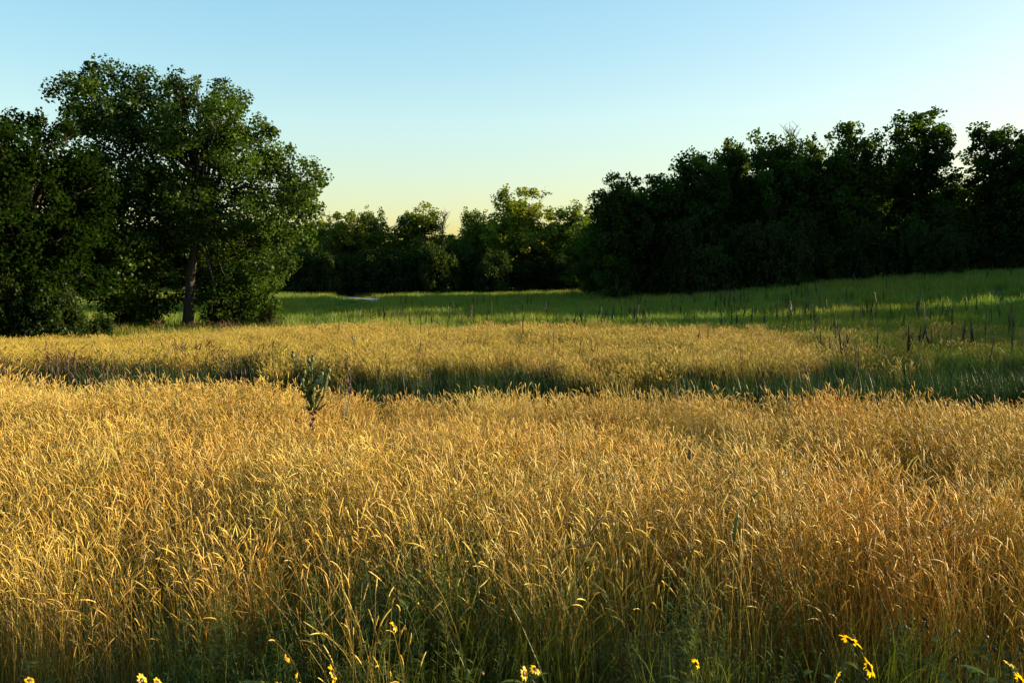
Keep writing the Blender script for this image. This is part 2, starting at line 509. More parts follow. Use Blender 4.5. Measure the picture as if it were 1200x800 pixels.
def field_pts(y0, y1, dens, margin=1.5, extra=0.0):
    """random points inside the view wedge (with a margin) between two depths"""
    xm = 0.63 * y1 + margin + extra
    n = int(dens * 2 * xm * (y1 - y0))
    x = RS.uniform(-xm, xm, n); y = RS.uniform(y0, y1, n)
    k = np.abs(x) < 0.63 * y + margin
    return x[k], y[k]

def front(x):
    return 3.95 + 0.18 * np.sin(x * 1.7) + 0.12 * np.sin(x * 4.1 + 1)

def green_amt(x, y):
    """how green the near grass is: the leafy patch at the field's edge"""
    g = np.exp(-((x + 0.5) / 0.68) ** 2 - ((y - 4.0) / 0.6) ** 2)
    g = np.maximum(g, 0.7 * np.exp(-((x + 1.25) / 0.5) ** 2 - ((y - 3.85) / 0.3) ** 2))
    g = np.maximum(g, 0.22 * np.exp(-((x - 1.2) / 1.2) ** 2 - ((y - 3.85) / 0.3) ** 2))
    return g

# --- near golden field
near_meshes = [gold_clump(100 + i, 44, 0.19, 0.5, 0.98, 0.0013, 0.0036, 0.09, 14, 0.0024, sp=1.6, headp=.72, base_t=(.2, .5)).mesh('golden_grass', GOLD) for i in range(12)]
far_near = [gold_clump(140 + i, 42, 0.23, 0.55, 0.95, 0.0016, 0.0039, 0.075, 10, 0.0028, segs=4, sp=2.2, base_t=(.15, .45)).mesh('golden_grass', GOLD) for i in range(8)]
px_, py_ = field_pts(3.5, 6.5, 21, 1.2)
k = (py_ > front(px_) + 0.45 * RS.rand(len(px_)) ** 2 - .1) & (RS.rand(len(px_)) > green_amt(px_, py_) * 0.85)
px_, py_ = px_[k], py_[k]
px2, py2 = field_pts(6.5, 13.6, 20, 1.5)
k = (py2 < crest(px2) + 1.6)
px2, py2 = px2[k], py2[k]
def field_scale(x, y, s=0.07):
    lod = 0.86 + 0.18 * vnoise(x, y, 0.55, 3) + RS.uniform(-s, s, len(x))
    return lod
for nm, X, Y, ms, lab in (('golden_grass', px_, py_, near_meshes, 'tall ripe golden grass with nodding seed heads at the near edge of the field'),
                          ('golden_grass', px2, py2, far_near, 'ripe golden grass covering the near field up to the dip')):
    s = field_scale(X, Y)
    s = s * (1 - 0.25 * ss(Y - crest(X), 0.6, 1.6)) * (1 - 0.09 * ss(X, 0, 5) * ss(Y, 6.5, 8.5))
    s = np.where((np.abs(Y - crest(X)) < 0.8) & (RS.rand(len(X)) < 0.07), s * 1.16, s)
    lodged = ss(vnoise(X, Y, 0.85, 31), 0.72, 0.9)          # patches where the grass has been flattened
    s = s * (1 - 0.22 * lodged)
    tl = RS.normal(0, 1, (len(X), 2)) * (0.06 + 0.33 * lodged)[:, None]
    wind = (vnoise(X, Y, 0.4, 5) - 0.5) * 1.8 + RS.normal(0, 0.5, len(X))
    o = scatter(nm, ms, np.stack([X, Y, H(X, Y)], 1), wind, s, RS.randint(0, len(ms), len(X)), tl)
    tag(o, lab, 'grass', kind='stuff')

# --- green leafy plants at the near edge
gm = [weed_clump(200 + i, 7, 0.12, 0.82, 0.055).mesh('leafy_weed', GREEN) for i in range(6)] + \
     [leafy_clump(220 + i, 26, 0.13, 0.35, 0.85, 0.0035, t1=(.4, .9)).mesh('leafy_weed', GREEN) for i in range(6)]
X = RS.uniform(-3.2, 3.2, 2600); Y = RS.uniform(3.35, 5.4, 2600)
g = green_amt(X, Y)
k = (RS.rand(len(X)) < g * 0.68 + 0.015 * (Y < 4.3)) & (Y > front(X) - 0.35)
X, Y = X[k], Y[k]
o = scatter('leafy_weed', gm, np.stack([X, Y, H(X, Y)], 1), RS.uniform(0, 6.28, len(X)), RS.uniform(0.7, 1.08, len(X)) * (0.75 + 0.3 * ss(Y, 3.5, 4.2)), RS.randint(0, len(gm), len(X)), RS.normal(0, 0.08, (len(X), 2)))
tag(o, 'green leafy weeds and fresh grass at the near edge of the golden field', 'weeds', kind='stuff')

# leafy green weeds along the far lip of the field
X = np.concatenate([RS.uniform(-8.5, -2.0, 260), RS.uniform(2.4, 3.6, 14)]); Y = crest(X) + RS.normal(0.2, 0.45, len(X))
k = RS.rand(len(X)) < 0.35 + 0.9 * (vnoise(X, Y, 0.6, 41) - .3)
X, Y = X[k], Y[k]
o = scatter('lip_weed', gm, np.stack([X, Y, H(X, Y)], 1), RS.uniform(0, 6.28, len(X)), RS.uniform(0.9, 1.2, len(X)), RS.randint(0, len(gm), len(X)), RS.normal(0, 0.08, (len(X), 2)))
tag(o, 'green leafy weeds along the far lip of the golden field above the dip', 'weeds', kind='stuff')

# --- green sedge in the dip, coloured dark to stand for the shade strip
sm = [leafy_clump(300 + i, 34, 0.22, 0.35, 0.7, 0.006, t1=(.3, .8)).mesh('sedge', SHADE_SEDGE) for i in range(6)]
X, Y = field_pts(9.5, 22, 11, 2.0)
t = Y - crest(X)
k = (t > 1.3) & (t < 9.2 + 2.2 * ss(X, 1, 7))
X, Y, t = X[k], Y[k], t[k]
o = scatter('sedge', sm, np.stack([X, Y, H(X, Y)], 1), RS.uniform(0, 6.28, len(X)), RS.uniform(0.75, 1.2, len(X)) * (0.85 + 0.35 * vnoise(X, Y, 0.3, 8)), RS.randint(0, 6, len(X)))
tag(o, 'green sedge with shade darkened into its colour, growing in the dip beyond the golden field', 'sedge', kind='stuff')

# --- golden meadow band beyond the dip, turning green uphill
def gold_frac(x, y):
    """share of ripe grass beyond the dip, cut on the right to mimic tree shade"""
    t = y - crest(x)
    g = ss(t + 2.4 * (vnoise(x, y, 0.35, 14) - .5) - 1.6 * ss(x, 1, 7), 7.0, 9.0) * (1 - ss(t + 2.5 * (vnoise(x, y, 0.12, 11) - .5), 18.5, 23.5))
    g = g * (1 - 0.86 * ss(x - 0.10 * y + 6 * (vnoise(x, y, 0.10, 12) - .5), 2.5, 9))  # less gold to the right: tree shade put into the grass colour
    return g
fg = [gold_clump(400 + i, 60, 0.34, 0.5, 0.85, 0.0034, 0.0062, 0.10, 24, 0.005, segs=3, sp=1.8, headp=0.9, leaf_t=(0.05, .4)).mesh('ripe_meadow_grass', FARGOLD) for i in range(8)]
X, Y = field_pts(15, 40, 10, 3.0)
k = RS.rand(len(X)) < gold_frac(X, Y)
X, Y = X[k], Y[k]
o = scatter('ripe_meadow_grass', fg, np.stack([X, Y, H(X, Y)], 1), RS.normal(0, .7, len(X)), RS.uniform(0.72, 1.02, len(X)), RS.randint(0, 8, len(X)))
tag(o, 'band of ripe yellow meadow grass beyond the dark dip', 'grass', kind='stuff')

hg = [leafy_clump(500 + i, 60, 0.42, 0.38, 0.75, 0.011, t0=(0, .4), t1=(.4, 1)).mesh('green_meadow_grass', HILL) for i in range(8)]
X, Y = field_pts(16, 42, 3.6, 4.0)
t = Y - crest(X)
k = (RS.rand(len(X)) < 1 - 0.85 * gold_frac(X, Y)) & (t > 8.2 + 1.8 * ss(X, 1, 7))
X1, Y1 = X[k], Y[k]
X, Y = field_pts(42, 104, 1.7, 6.0)
X1 = np.concatenate([X1, X]); Y1 = np.concatenate([Y1, Y])
lane = ((np.abs(X1 - POND[0] * Y1 / POND[1]) < (1.4 + 2.2 * RS.rand(len(X1))) * Y1 / 87) & (Y1 > 52) & (Y1 < 92) & (RS.rand(len(X1)) < .93))
u1 = np.clip((Y1 - 79.5) / 15, 0, 1)
inpond = (np.abs(X1 - (-12.2 - 7.4 * u1 + 0.5 * np.sin(u1 * 5))) < 1.2) & (Y1 > 79) & (Y1 < 95)
keep = ~inpond
X1, Y1, lane = X1[keep], Y1[keep], lane[keep]
s = np.stack([RS.uniform(1, 1.35, len(X1))] * 2 + [RS.uniform(0.75, 1.15, len(X1)) * np.where(lane, 0.36, 1)], 1)
o = scatter('green_meadow_grass', hg, np.stack([X1, Y1, H(X1, Y1)], 1), RS.uniform(0, 6.28, len(X1)), s, RS.randint(0, 8, len(X1)))
tag(o, 'green meadow grass on the shaded slope below the tree rows', 'grass', kind='stuff')

# --- rust-red weeds by the left trees
rm = [gold_clump(600 + i, 16, 0.3, 0.5, 0.85, 0.006, 0.013, 0.2, 6, 0.007, segs=3, sp=2.5, leaf_t=(0, .4)).mesh('rust_weed', RUST) for i in range(5)]
X = RS.uniform(-24, -5.5, 3000); Y = RS.uniform(14, 44, 3000)
u = X / Y
g = np.exp(-((u + 0.47) / 0.12) ** 2) * np.exp(-((Y - 20) / 4.0) ** 2) + 0.9 * np.exp(-((u + 0.36) / 0.07) ** 2) * np.exp(-((Y - 38.5) / 1.4) ** 2)
k = RS.rand(len(X)) < g * 0.5
X, Y = X[k], Y[k]
o = scatter('rust_weed', rm, np.stack([X, Y, H(X, Y)], 1), RS.uniform(0, 6.28, len(X)), RS.uniform(.7, 1.15, len(X)), RS.randint(0, 5, len(X)))
tag(o, 'rust-red seeding weeds in front of the big cottonwood', 'weeds', kind='stuff')

# ------------------------------------------------------------------ trees
def leaf_mesh(name, C, rad, n, size, mat, rs, tone_c, up=0.35):
    """n kite-shaped leaves spread round the cluster centres C (k x 3) with radii rad (k x 3)"""
    k = len(C)
    w = (rad[:, 0] * rad[:, 1] * rad[:, 2]) ** (2 / 3.); w = w / w.sum()
    ci = rs.choice(k, n, p=w)
    d = rs.normal(0, 1, (n, 3)); d /= np.linalg.norm(d, axis=1)[:, None]
    r = rs.rand(n) ** 0.42
    P = C[ci] + d * r[:, None] * rad[ci]
    nrm = rs.normal(0, 1, (n, 3)); nrm += d * 0.75; nrm[:, 2] += up
    nrm /= np.linalg.norm(nrm, axis=1)[:, None]
    a = np.cross(nrm, rs.normal(0, 1, (n, 3))); a /= np.linalg.norm(a, axis=1)[:, None]
    b = np.cross(nrm, a)
    s = size * rs.uniform(0.6, 1.3, n)[:, None]
    fold = nrm * s * rs.uniform(-.15, .15, n)[:, None]
    V = np.stack([P - a * s * .5, P - a * s * .02 + b * s * .42 + fold, P + a * s * .55, P - a * s * .02 - b * s * .42 + fold], 1).reshape(-1, 3)
    me = bpy.data.meshes.new(name)
    me.vertices.add(4 * n); me.vertices.foreach_set('co', V.astype(np.float32).ravel())
    me.loops.add(4 * n); me.loops.foreach_set('vertex_index', np.arange(4 * n, dtype=np.int32))
    me.polygons.add(n); me.polygons.foreach_set('loop_start', np.arange(0, 4 * n, 4, dtype=np.int32))
    me.update(calc_edges=True)
    tone = np.clip(tone_c[ci] + rs.normal(0, .22, n), 0, 1)
    at_ = me.attributes.new('tone', 'FLOAT', 'POINT')
    at_.data.foreach_set('value', np.repeat(tone, 4).astype(np.float32))
    me.materials.append(mat)
    return me

def tree_meshes(name, lobes, trunk, n, size, mat, seed, per_lobe=16, crad=0.55, trunk_r=0.25, hollow=0.55, fork=None, limb_low=0.12, limb_frac=1.0):
    """lobes: list of (centre, radii); trunk: polyline of the main stem (local)"""
    rs = np.random.RandomState(seed); rng = random.Random(seed)
    C = []; Rd = []; T = []; limbs = []
    vols = np.array([np.prod(r) for c, r in lobes]); mv = vols.mean()
    for (c, r), v in zip(lobes, vols):
        c = np.array(c); r = np.array(r)
        m = max(4, int(per_lobe * (v / mv) ** 0.66))
        tl = rs.uniform(0.25, 0.75)
        for _ in range(m):
            d = rs.normal(0, 1, 3); d /= np.linalg.norm(d)
            q = hollow + (1 - hollow) * rs.rand() ** 0.6
            p = c + d * r * q
            C.append(p); cr = min(crad * rs.uniform(0.55, 1.25), 0.75 * r[0])
            Rd.append((cr * rs.uniform(.8, 1.15), cr * rs.uniform(.8, 1.15), cr * rs.uniform(.7, 1.25)))
            T.append(np.clip(tl + rs.normal(0, .15), 0, 1))
    C = np.array(C); Rd = np.array(Rd); T = np.array(T)
    crown = leaf_mesh(name + '_crown', C, Rd, n, size, mat, rs, T)
    mb = MB()
    tr = [Vector(p) for p in trunk]
    nt = len(tr)
    mb.tube(tr, [trunk_r * (1.35 if i == 0 else 1.0 - 0.72 * i / (nt - 1)) for i in range(nt)], 9)
    zs = np.array([p.z for p in tr])
    k = 0
    for (c, r) in lobes:
        if rng.random() > limb_frac: continue
        c = Vector(c)
        # leave the trunk well below the lobe
        zz = tr[0].z + (c.z - tr[0].z) * rng.uniform(.35, .7)
        zmin = zs[0] + limb_low * (zs[-1] - zs[0])
        if zz < zmin:
            if limb_low > .2 and rng.random() < .6: continue
            zz = zmin + rng.random() * .4 * (zs[-1] - zmin)
        zz = min(zz, zs[-1])
        i = max(0, min(nt - 2, int(np.searchsorted(zs, zz) - 1)))
        f = (zz - zs[i]) / max(1e-6, zs[i + 1] - zs[i])
        s0 = tr[i].lerp(tr[i + 1], max(0, min(1, f)))
        mid = s0.lerp(c, 0.5) + Vector((0, 0, 0.12 * (c - s0).length)) + Vector((rng.uniform(-.3, .3), rng.uniform(-.3, .3), 0)) * 0.5
        r0 = trunk_r * 0.36 * (1 - 0.45 * f)
        mb.tube([s0, s0.lerp(mid, .55), mid, mid.lerp(c, .6), c], [r0, r0 * .8, r0 * .6, r0 * .42, r0 * .25], 6)
        for _ in range(4):
            d = Vector((rng.gauss(0, 1), rng.gauss(0, 1), rng.gauss(.4, .8)))
            d.normalize()
            e = c + Vector((d.x * r[0], d.y * r[1], d.z * r[2])) * 0.85
            st = mid.lerp(c, rng.uniform(.3, 1))
            mb.tube([st, st.lerp(e, .5) + Vector((0, 0, .08)), e], [r0 * .25, r0 * .16, r0 * .06], 4, cap=False)
    return crown, mb.mesh(name + '_trunk', BARK)

def make_tree(name, loc, crown, trunk, label, cat='tree', group=None, rz=0, scale=(1, 1, 1)):
    e = empty(name, loc, rz)
    e.scale = scale
    a = bpy.data.objects.new('crown', crown); COL.objects.link(a); a.parent = e
    b = bpy.data.objects.new('trunk', trunk); COL.objects.link(b); b.parent = e
    tag(e, label, cat, group)
    return e

def lobes_from_px(spec, Y, base, depth_f=0.85, twin=True, seed=0):
    """crown masses read off the photograph as (px, py, radius px) at depth Y -> local lobes with real depth"""
    rng = random.Random(seed); out = []
    for s in spec:
        px, py, rp = s[:3]; dd = s[3] if len(s) > 3 else rng.uniform(-1.2, 1.2)
        p = at(px, py, Y); r = rp / FPX * Y
        c = Vector((p.x, Y + dd, p.z)) - base
        out.append((tuple(c), (r, r * depth_f, r * rng.uniform(.85, 1.05))))
        if twin and rp > 27:
            for sg in ((-1, 1) if len(s) < 4 else (1,)):
                c2 = c + Vector((rng.uniform(-.4, .4) * r, sg * r * rng.uniform(0.9, 1.5), rng.uniform(-.5, .1) * r))
                out.append((tuple(c2), (r * .8, r * .75, r * .75)))
    return out

# --- the big cottonwood on the left
YB = 43.0
bx = at(220, 385, YB).x
base = Vector((bx, YB, Hs(bx, YB) - 0.05))
spec = [(105, 100, 20), (130, 92, 20), (160, 100, 24), (122, 128, 30), (160, 140, 36), (190, 118, 24), (215, 112, 20), (255, 112, 20), (275, 118, 14),
        (225, 150, 40), (265, 145, 30), (305, 168, 24), (285, 190, 38), (330, 195, 22), (352, 205, 22), (345, 235, 28), (362, 222, 14), (320, 255, 34),
        (355, 265, 16), (300, 300, 36), (335, 300, 20), (280, 345, 30), (310, 345, 18), (262, 352, 22, 1.5), (200, 335, 26, 2.5), (232, 350, 24, 3.2), (170, 372, 16), (290, 368, 16), (120, 345, 24), (100, 275, 30), (258, 240, 42), (225, 235, 30, -1.5), (200, 215, 48), (140, 195, 42), (115, 170, 26),
        (110, 235, 38), (150, 255, 45), (185, 292, 34), (226, 300, 30, 3.0), (125, 300, 34), (150, 335, 30), (180, 355, 26), (145, 365, 18), (258, 312, 26, 2.4), (100, 205, 26),
        (90, 104, 9), (112, 80, 10), (136, 82, 9), (150, 92, 9), (180, 98, 9), (201, 99, 9), (216, 96, 8), (238, 102, 9), (258, 97, 8), (286, 121, 8), (308, 150, 8), (322, 154, 7), (338, 178, 8), (366, 196, 9), (373, 214, 7), (372, 240, 8), (358, 285, 9), (93, 128, 9), (86, 150, 9)]
lob = lobes_from_px(spec, YB, base, seed=3)
def tp(px, py, dd=0): 
    p = at(px, py, YB); return Vector((p.x, YB + dd, p.z)) - base
trunk = [Vector((0, 0, -0.3)), tp(221, 360), tp(224, 320), tp(230, 280), tp(236, 240), tp(237, 200, .2), tp(238, 165, .3), tp(240, 130, .2)]
cr, tk = tree_meshes('cottonwood', lob, trunk, 120000, 0.15, LEAF, 11, per_lobe=22, crad=0.52, trunk_r=0.27, limb_low=0.42)
make_tree('cottonwood_tree', base, cr, tk, 'big broad cottonwood tree with a leaning bare trunk, standing alone in the meadow')

# --- the dark tree at its side
YD = 36.5
bx = at(20, 400, YD).x
base = Vector((bx, YD, Hs(bx, YD) - 0.05))
spec = [(15, 150, 16), (45, 138, 18), (80, 140, 18), (30, 180, 30), (72, 178, 28), (0, 195, 30), (95, 215, 24), (40, 230, 45), (80, 265, 36), (-10, 260, 45),
        (20, 300, 45), (75, 320, 34), (-30, 200, 35), (-40, 300, 50), (40, 350, 40), (-10, 360, 40)]
lob = lobes_from_px(spec, YD, base, seed=5)
def tp(px, py, dd=0):
    p = at(px, py, YD); return Vector((p.x, YD + dd, p.z)) - base
cr, tk = tree_meshes('elm', lob, [Vector((0, 0, -.3)), tp(22, 340), tp(28, 280), tp(34, 220), tp(40, 165)], 62000, 0.16, LEAFX, 21, per_lobe=22, crad=0.5, trunk_r=0.3)
make_tree('elm_tree', base, cr, tk, 'dark round-topped tree leafy to the ground beside the big cottonwood')

# --- generic trees
def generic_tree(name, seed, hgt, wid, n, size, mat, style='round', low=0.12, crad=0.75, limb=1.0):
    rng = random.Random(seed); lob = []
    nl = 20 if style != 'shrub' else 13
    for i in range(nl):
        u = (i + 0.5) / nl
        z = hgt * (low + (0.93 - low) * u)
        if style == 'round': prof = math.sin(math.pi * min(1, 0.18 + 0.80 * u)) ** 0.55
        elif style == 'tall': prof = 0.45 + 0.55 * math.sin(math.pi * min(1, 0.10 + 0.85 * u))
        else: prof = math.cos(u * 1.35) ** 0.5
        a = i * 2.399 + rng.uniform(-.5, .5)
        rr = wid * 0.5 * prof * rng.uniform(.35, .78)
        r = wid * rng.uniform(.14, .23) * (1.0 if style != 'tall' else 0.95)
        lob.append(((rr * math.cos(a), rr * math.sin(a), z), (r, r, r * rng.uniform(.8, 1.25))))
    if style != 'shrub':
        for i in range(4 if style == 'round' else 0):       # upright tufts that break the skyline
            a = rng.uniform(0, 6.28); rr = wid * rng.uniform(.05, .33)
            lob.append(((rr * math.cos(a), rr * math.sin(a), hgt * rng.uniform(.88, 1.0)), (wid * .07, wid * .07, wid * rng.uniform(.09, .15))))
        for i in range(3):
            lob.append(((rng.uniform(-.1, .1) * wid, rng.uniform(-.1, .1) * wid, hgt * (.35 + .16 * i)), (wid * .24, wid * .24, wid * .22)))
    lean = rng.uniform(-.05, .05) * hgt
    trunk = [Vector((0, 0, -.4)), Vector((lean * .1, .05, hgt * .2)), Vector((lean * .4, 0, hgt * .45)), Vector((lean * .8, .1, hgt * .7)), Vector((lean, 0, hgt * .88))]
    if style == 'shrub': trunk = [Vector((0, 0, -.2)), Vector((0, .05, hgt * .3)), Vector((.1, 0, hgt * .7))]
    return tree_meshes(name, lob, trunk, n, size, mat, seed, per_lobe=15, crad=crad, trunk_r=0.022 * hgt if style != 'shrub' else 0.05, limb_frac=limb)

VAR = [generic_tree('grove_tree_%d' % i, 700 + i, 13.0, 8.0, 21000, 0.27, LEAFD, 'round') for i in range(5)]
VARC = [generic_tree('far_tree_%d' % i, 760 + i, 13.0, 8.0, 20000, 0.27, LEAFC, 'round') for i in range(4)]
TALL = [generic_tree('tall_tree_%d' % i, 720 + i, 15.0, 7.0, 17000, 0.26, LEAFD, 'tall', low=.2, crad=.62) for i in range(3)]
SHR = [generic_tree('shrub_%d' % i, 740 + i, 3.2, 4.6, 9000, 0.17, SHRUBM, 'shrub', low=.08, crad=.45) for i in range(4)]

def plant(kind, i, px, top, wpx, Y, label, name, cat, group=None, rz=None, rng=random.Random(77), base_w=8.0, base_h=13.0):
    x = at(px, 300, Y).x
    z = Hs(x, Y)
    h = at(px, top, Y).z - z
    w = wpx / FPX * Y
    cr, tk = kind[i % len(kind)]
    sz = h / base_h; sx = w / base_w
    return make_tree(name, (x, Y, z), cr, tk, label, cat, group, rz if rz is not None else rng.uniform(0, 6.28), (sx, sx, sz))

GR = 'trees in the dark row along the top of the shaded slope'
right = [(722, 207, 66, 68, 'r', 'slim tree with a ragged crown ending the dark tree row, next to the sky gap'),
         (770, 209, 80, 70, 'r', 'low dark tree between the ragged end tree and the leafy dome'), (818, 178, 78, 70, 'r', 'tree with a dome of leaves where the dark row steps up higher'),
         (858, 170, 62, 72, 'r', 'dark tree squeezed between the leafy dome and the tree with bare twigs'), (903, 160, 78, 70, 'r', 'tree with bare twigs poking above its leafy top'),
         (948, 165, 66, 71, 'r', 'dark tree next uphill from the bare-twigged one in the row'), (996, 150, 78, 69, 'r', 'dense dark tree standing against the tallest open-crowned tree of the row'),
         (1075, 130, 104, 68, 't', 'tallest open-crowned tree of the row, sky showing through its leaves'),
         (1163, 146, 96, 67, 't', 'tall loose-crowned tree across the sky gap from the tallest tree'),
         (1222, 148, 90, 66, 'r', 'dark tree of the row just past the tall loose-crowned one'), (1290, 150, 100, 64, 'r', 'dark tree where the row turns the corner of the meadow'), (1040, 190, 70, 75, 'r', 'lower dark tree tucked behind the tallest open-crowned tree')]
for i, (px, top, w, Y, kd, lab) in enumerate(right):
    if kd == 'r':
        plant(VAR, i, px, top, w * 1.3, Y, lab or 'dark leafy tree packed in the row along the top of the shaded slope', 'grove_tree', 'tree', GR)
    else:
        plant(TALL, i, px, top, w * 1.0, Y, lab, 'tall_tree', 'tree', GR, base_w=7.0, base_h=15.0)
for i, (px, top, w, Y) in enumerate([(702, 262, 60, 76), (684, 272, 56, 84), (735, 225, 70, 74)]):
    plant(VAR, i + 3, px, top, w, Y, 'low dark tree where the row curves back towards the far end of the meadow', 'grove_tree', 'tree', 'trees where the row curves back')
# second rank behind, filling the row
for i, (px, top, w, Y) in enumerate([(745, 235, 80, 80), (800, 215, 90, 81), (845, 205, 90, 80), (890, 200, 90, 82), (935, 205, 90, 80), (980, 200, 90, 82), (1030, 215, 80, 83), (1118, 208, 70, 82), (1190, 200, 90, 80)]):
    plant(VAR, i + 2, px, top, w * 1.15, Y, 'dark tree filling the second rank behind the row on the shaded slope', 'grove_tree', 'tree', 'second rank of trees behind the row')
# trees of the same row outside the frame, to the right (they cast the long shadows)
for i, (x, y, h, w) in enumerate([(54, 22, 10.2, 8), (55, 28, 10.5, 8), (57, 34, 10.8, 8), (58, 41, 11.5, 8), (60, 47, 13, 8), (57, 55, 14.5, 8), (64, 60, 13, 8), (62, 64, 15, 8), (70, 39, 12, 9), (73, 57, 15, 8), (52, 70, 14, 9)]):
    cr, tk = VAR[i % 5]
    make_tree('grove_tree', (x, y, Hs(x, y)), cr, tk, 'tree of the dark row where it bends down the side of the meadow', 'tree', 'trees where the row bends round the meadow', i * 1.3, (w / 8, w / 8, h / 13))

GC = 'trees at the far end of the meadow'
centre = [(370, 258, 60, 100, 'tree peeping out behind the big cottonwood'), (402, 250, 62, 98, 'ragged tree beside the one peeping out behind the big cottonwood'), (436, 249, 56, 100, 'ragged tree between the flat tufted tree and the ones behind the cottonwood'),
          (490, 246, 72, 101, 'tree with a flat tufted top beside the dead twigs'), (556, 247, 56, 102, 'ragged tree close against the tallest bright-topped tree'),
          (610, 222, 82, 99, 'tallest bright-topped tree at the far end of the meadow'), (672, 242, 66, 98, 'low round dark tree left of the sky gap in the row')]
centre[-1] = (672, 242, 66, 98, 'low round dark tree at the sky gap before the dark row')
for i, (px, top, w, Y, lab) in enumerate(centre):
    plant(VARC, i + 1, px, top, w * 1.1, Y, lab or 'leafy tree with a ragged top at the far end of the meadow', 'far_tree', 'tree', GC)
for i, (px, top, w, Y) in enumerate([(330, 262, 90, 108), (460, 276, 80, 108), (530, 275, 70, 107), (585, 262, 80, 108), (640, 268, 70, 107), (705, 280, 70, 100), (280, 262, 90, 106), (230, 270, 90, 106), (180, 275, 90, 104), (130, 270, 90, 104), (80, 275, 90, 103), (30, 270, 90, 104)]):
    plant(VAR, i, px, top, w * 1.2, Y, 'lower tree behind the ragged trees at the far end of the meadow', 'far_tree', 'tree', 'lower trees behind the far end of the meadow')

# shrubs along the feet of the trees
rng = random.Random(31)
n = 0
for px in range(350, 720, 21):
    Y = 95 + rng.uniform(-2, 2)
    plant(SHR, n, px + rng.uniform(-6, 6), 303 + rng.uniform(-12, 10), 52 + rng.uniform(-8, 10), Y, 'dark shrub at the foot of the trees at the far end of the meadow', 'shrub', 'shrub', 'shrubs at the far end of the meadow', base_w=4.6, base_h=3.2); n += 1
for px in range(712, 1260, 24):
    Y = 65.5 + rng.uniform(-1.5, 1.5) + 24 * max(0, (800 - px) / 100.0) ** 1.3
    plant(SHR, n, px + rng.uniform(-6, 6), min(300, 292 - (px - 700) * 0.03 + rng.uniform(-22, 14)), 56 + rng.uniform(-8, 12), Y, 'dark shrub under the tree row along the top of the slope', 'shrub', 'shrub', 'shrubs under the row on the slope', base_w=4.6, base_h=3.2); n += 1
plant(SHR, 1, 1110, 276, 52, 61.5, 'domed green shrub standing out in front of the dark tree row', 'shrub', 'shrub', None, base_w=4.6, base_h=3.2)
plant(SHR, 2, 388, 302, 34, 92, 'sunlit pale green bush at the far end of the meadow', 'shrub', 'shrub', None, base_w=4.6, base_h=3.2)
plant(SHR, 3, 512, 288, 60, 92, 'rounded sunlit bush under the dead twigs', 'shrub', 'shrub', None, base_w=4.6, base_h=3.2)
plant(SHR, 0, 118, 372, 34, 36.0, 'small sprawling bush at the edge of the golden grass beside the dark tree', 'shrub', 'shrub', None, base_w=4.6, base_h=3.2)
for i, (px, top, w, Y) in enumerate([(0, 330, 90, 34.5), (60, 345, 80, 34.8), (-50, 330, 90, 34.5), (85, 365, 40, 35.3)]):
    plant(SHR, i, px, top, w, Y, 'dark bush crowding the foot of the dark round-topped tree', 'shrub', 'shrub', 'bushes under the dark round-topped tree', base_w=4.6, base_h=3.2)
for i, (px, top, w, Y) in enumerate([(265, 345, 55, 44.5), (160, 350, 60, 44.5), (305, 348, 36, 44.0)]):
    plant(SHR, i + 1, px, top, w, Y, 'bush growing round the foot of the big cottonwood', 'shrub', 'shrub', 'bushes under the big cottonwood', base_w=4.6, base_h=3.2)

# dead branches above the crowns
def dead_tree(px, top, Y, seed, label):
    rng = random.Random(seed); x = at(px, 300, Y).x; z = Hs(x, Y); h = at(px, top, Y).z - z
    e = empty('dead_tree', (x, Y, z)); mb = MB(); tw = MB()
    tr = [Vector((0, 0, -.3)), Vector((.1, 0, h * .4)), Vector((-.1, .1, h * .7)), Vector((.15, 0, h))]
    mb.tube(tr, [.16, .12, .08, .02], 6)
    for i in range(26):
        u = rng.uniform(.6, .97); s0 = tr[2].lerp(tr[3], (u - .6) / .4); az = rng.uniform(0, 6.28); l = rng.uniform(.8, 2.0)
        d = Vector((math.cos(az) * .6, math.sin(az) * .6, 1)).normalized()
        e1 = s0 + d * l
        e1.z = min(e1.z, h * 1.04)
        tw.tube([s0, s0.lerp(e1, .5) + Vector((rng.uniform(-.1, .1), 0, 0)), e1], [.035, .025, .012], 4, cap=False)
        for _ in range(2):
            a0 = s0.lerp(e1, rng.uniform(.3, .8)); az2 = rng.uniform(0, 6.28)
            a1 = a0 + Vector((math.cos(az2) * .5, math.sin(az2) * .5, .6)) * rng.uniform(.5, 1)
            tw.tube([a0, a1], [.022, .01], 3, cap=False)
    mb.build('trunk', BARK, e); tw.build('branches', BARK, e)
    tag(e, label, 'dead tree')
dead_tree(519, 252, 100, 5, 'bare dead twigs rising between the ragged trees at the far end')
dead_tree(922, 152, 71, 6, 'bare dead twigs rising above the leafy row on the slope')

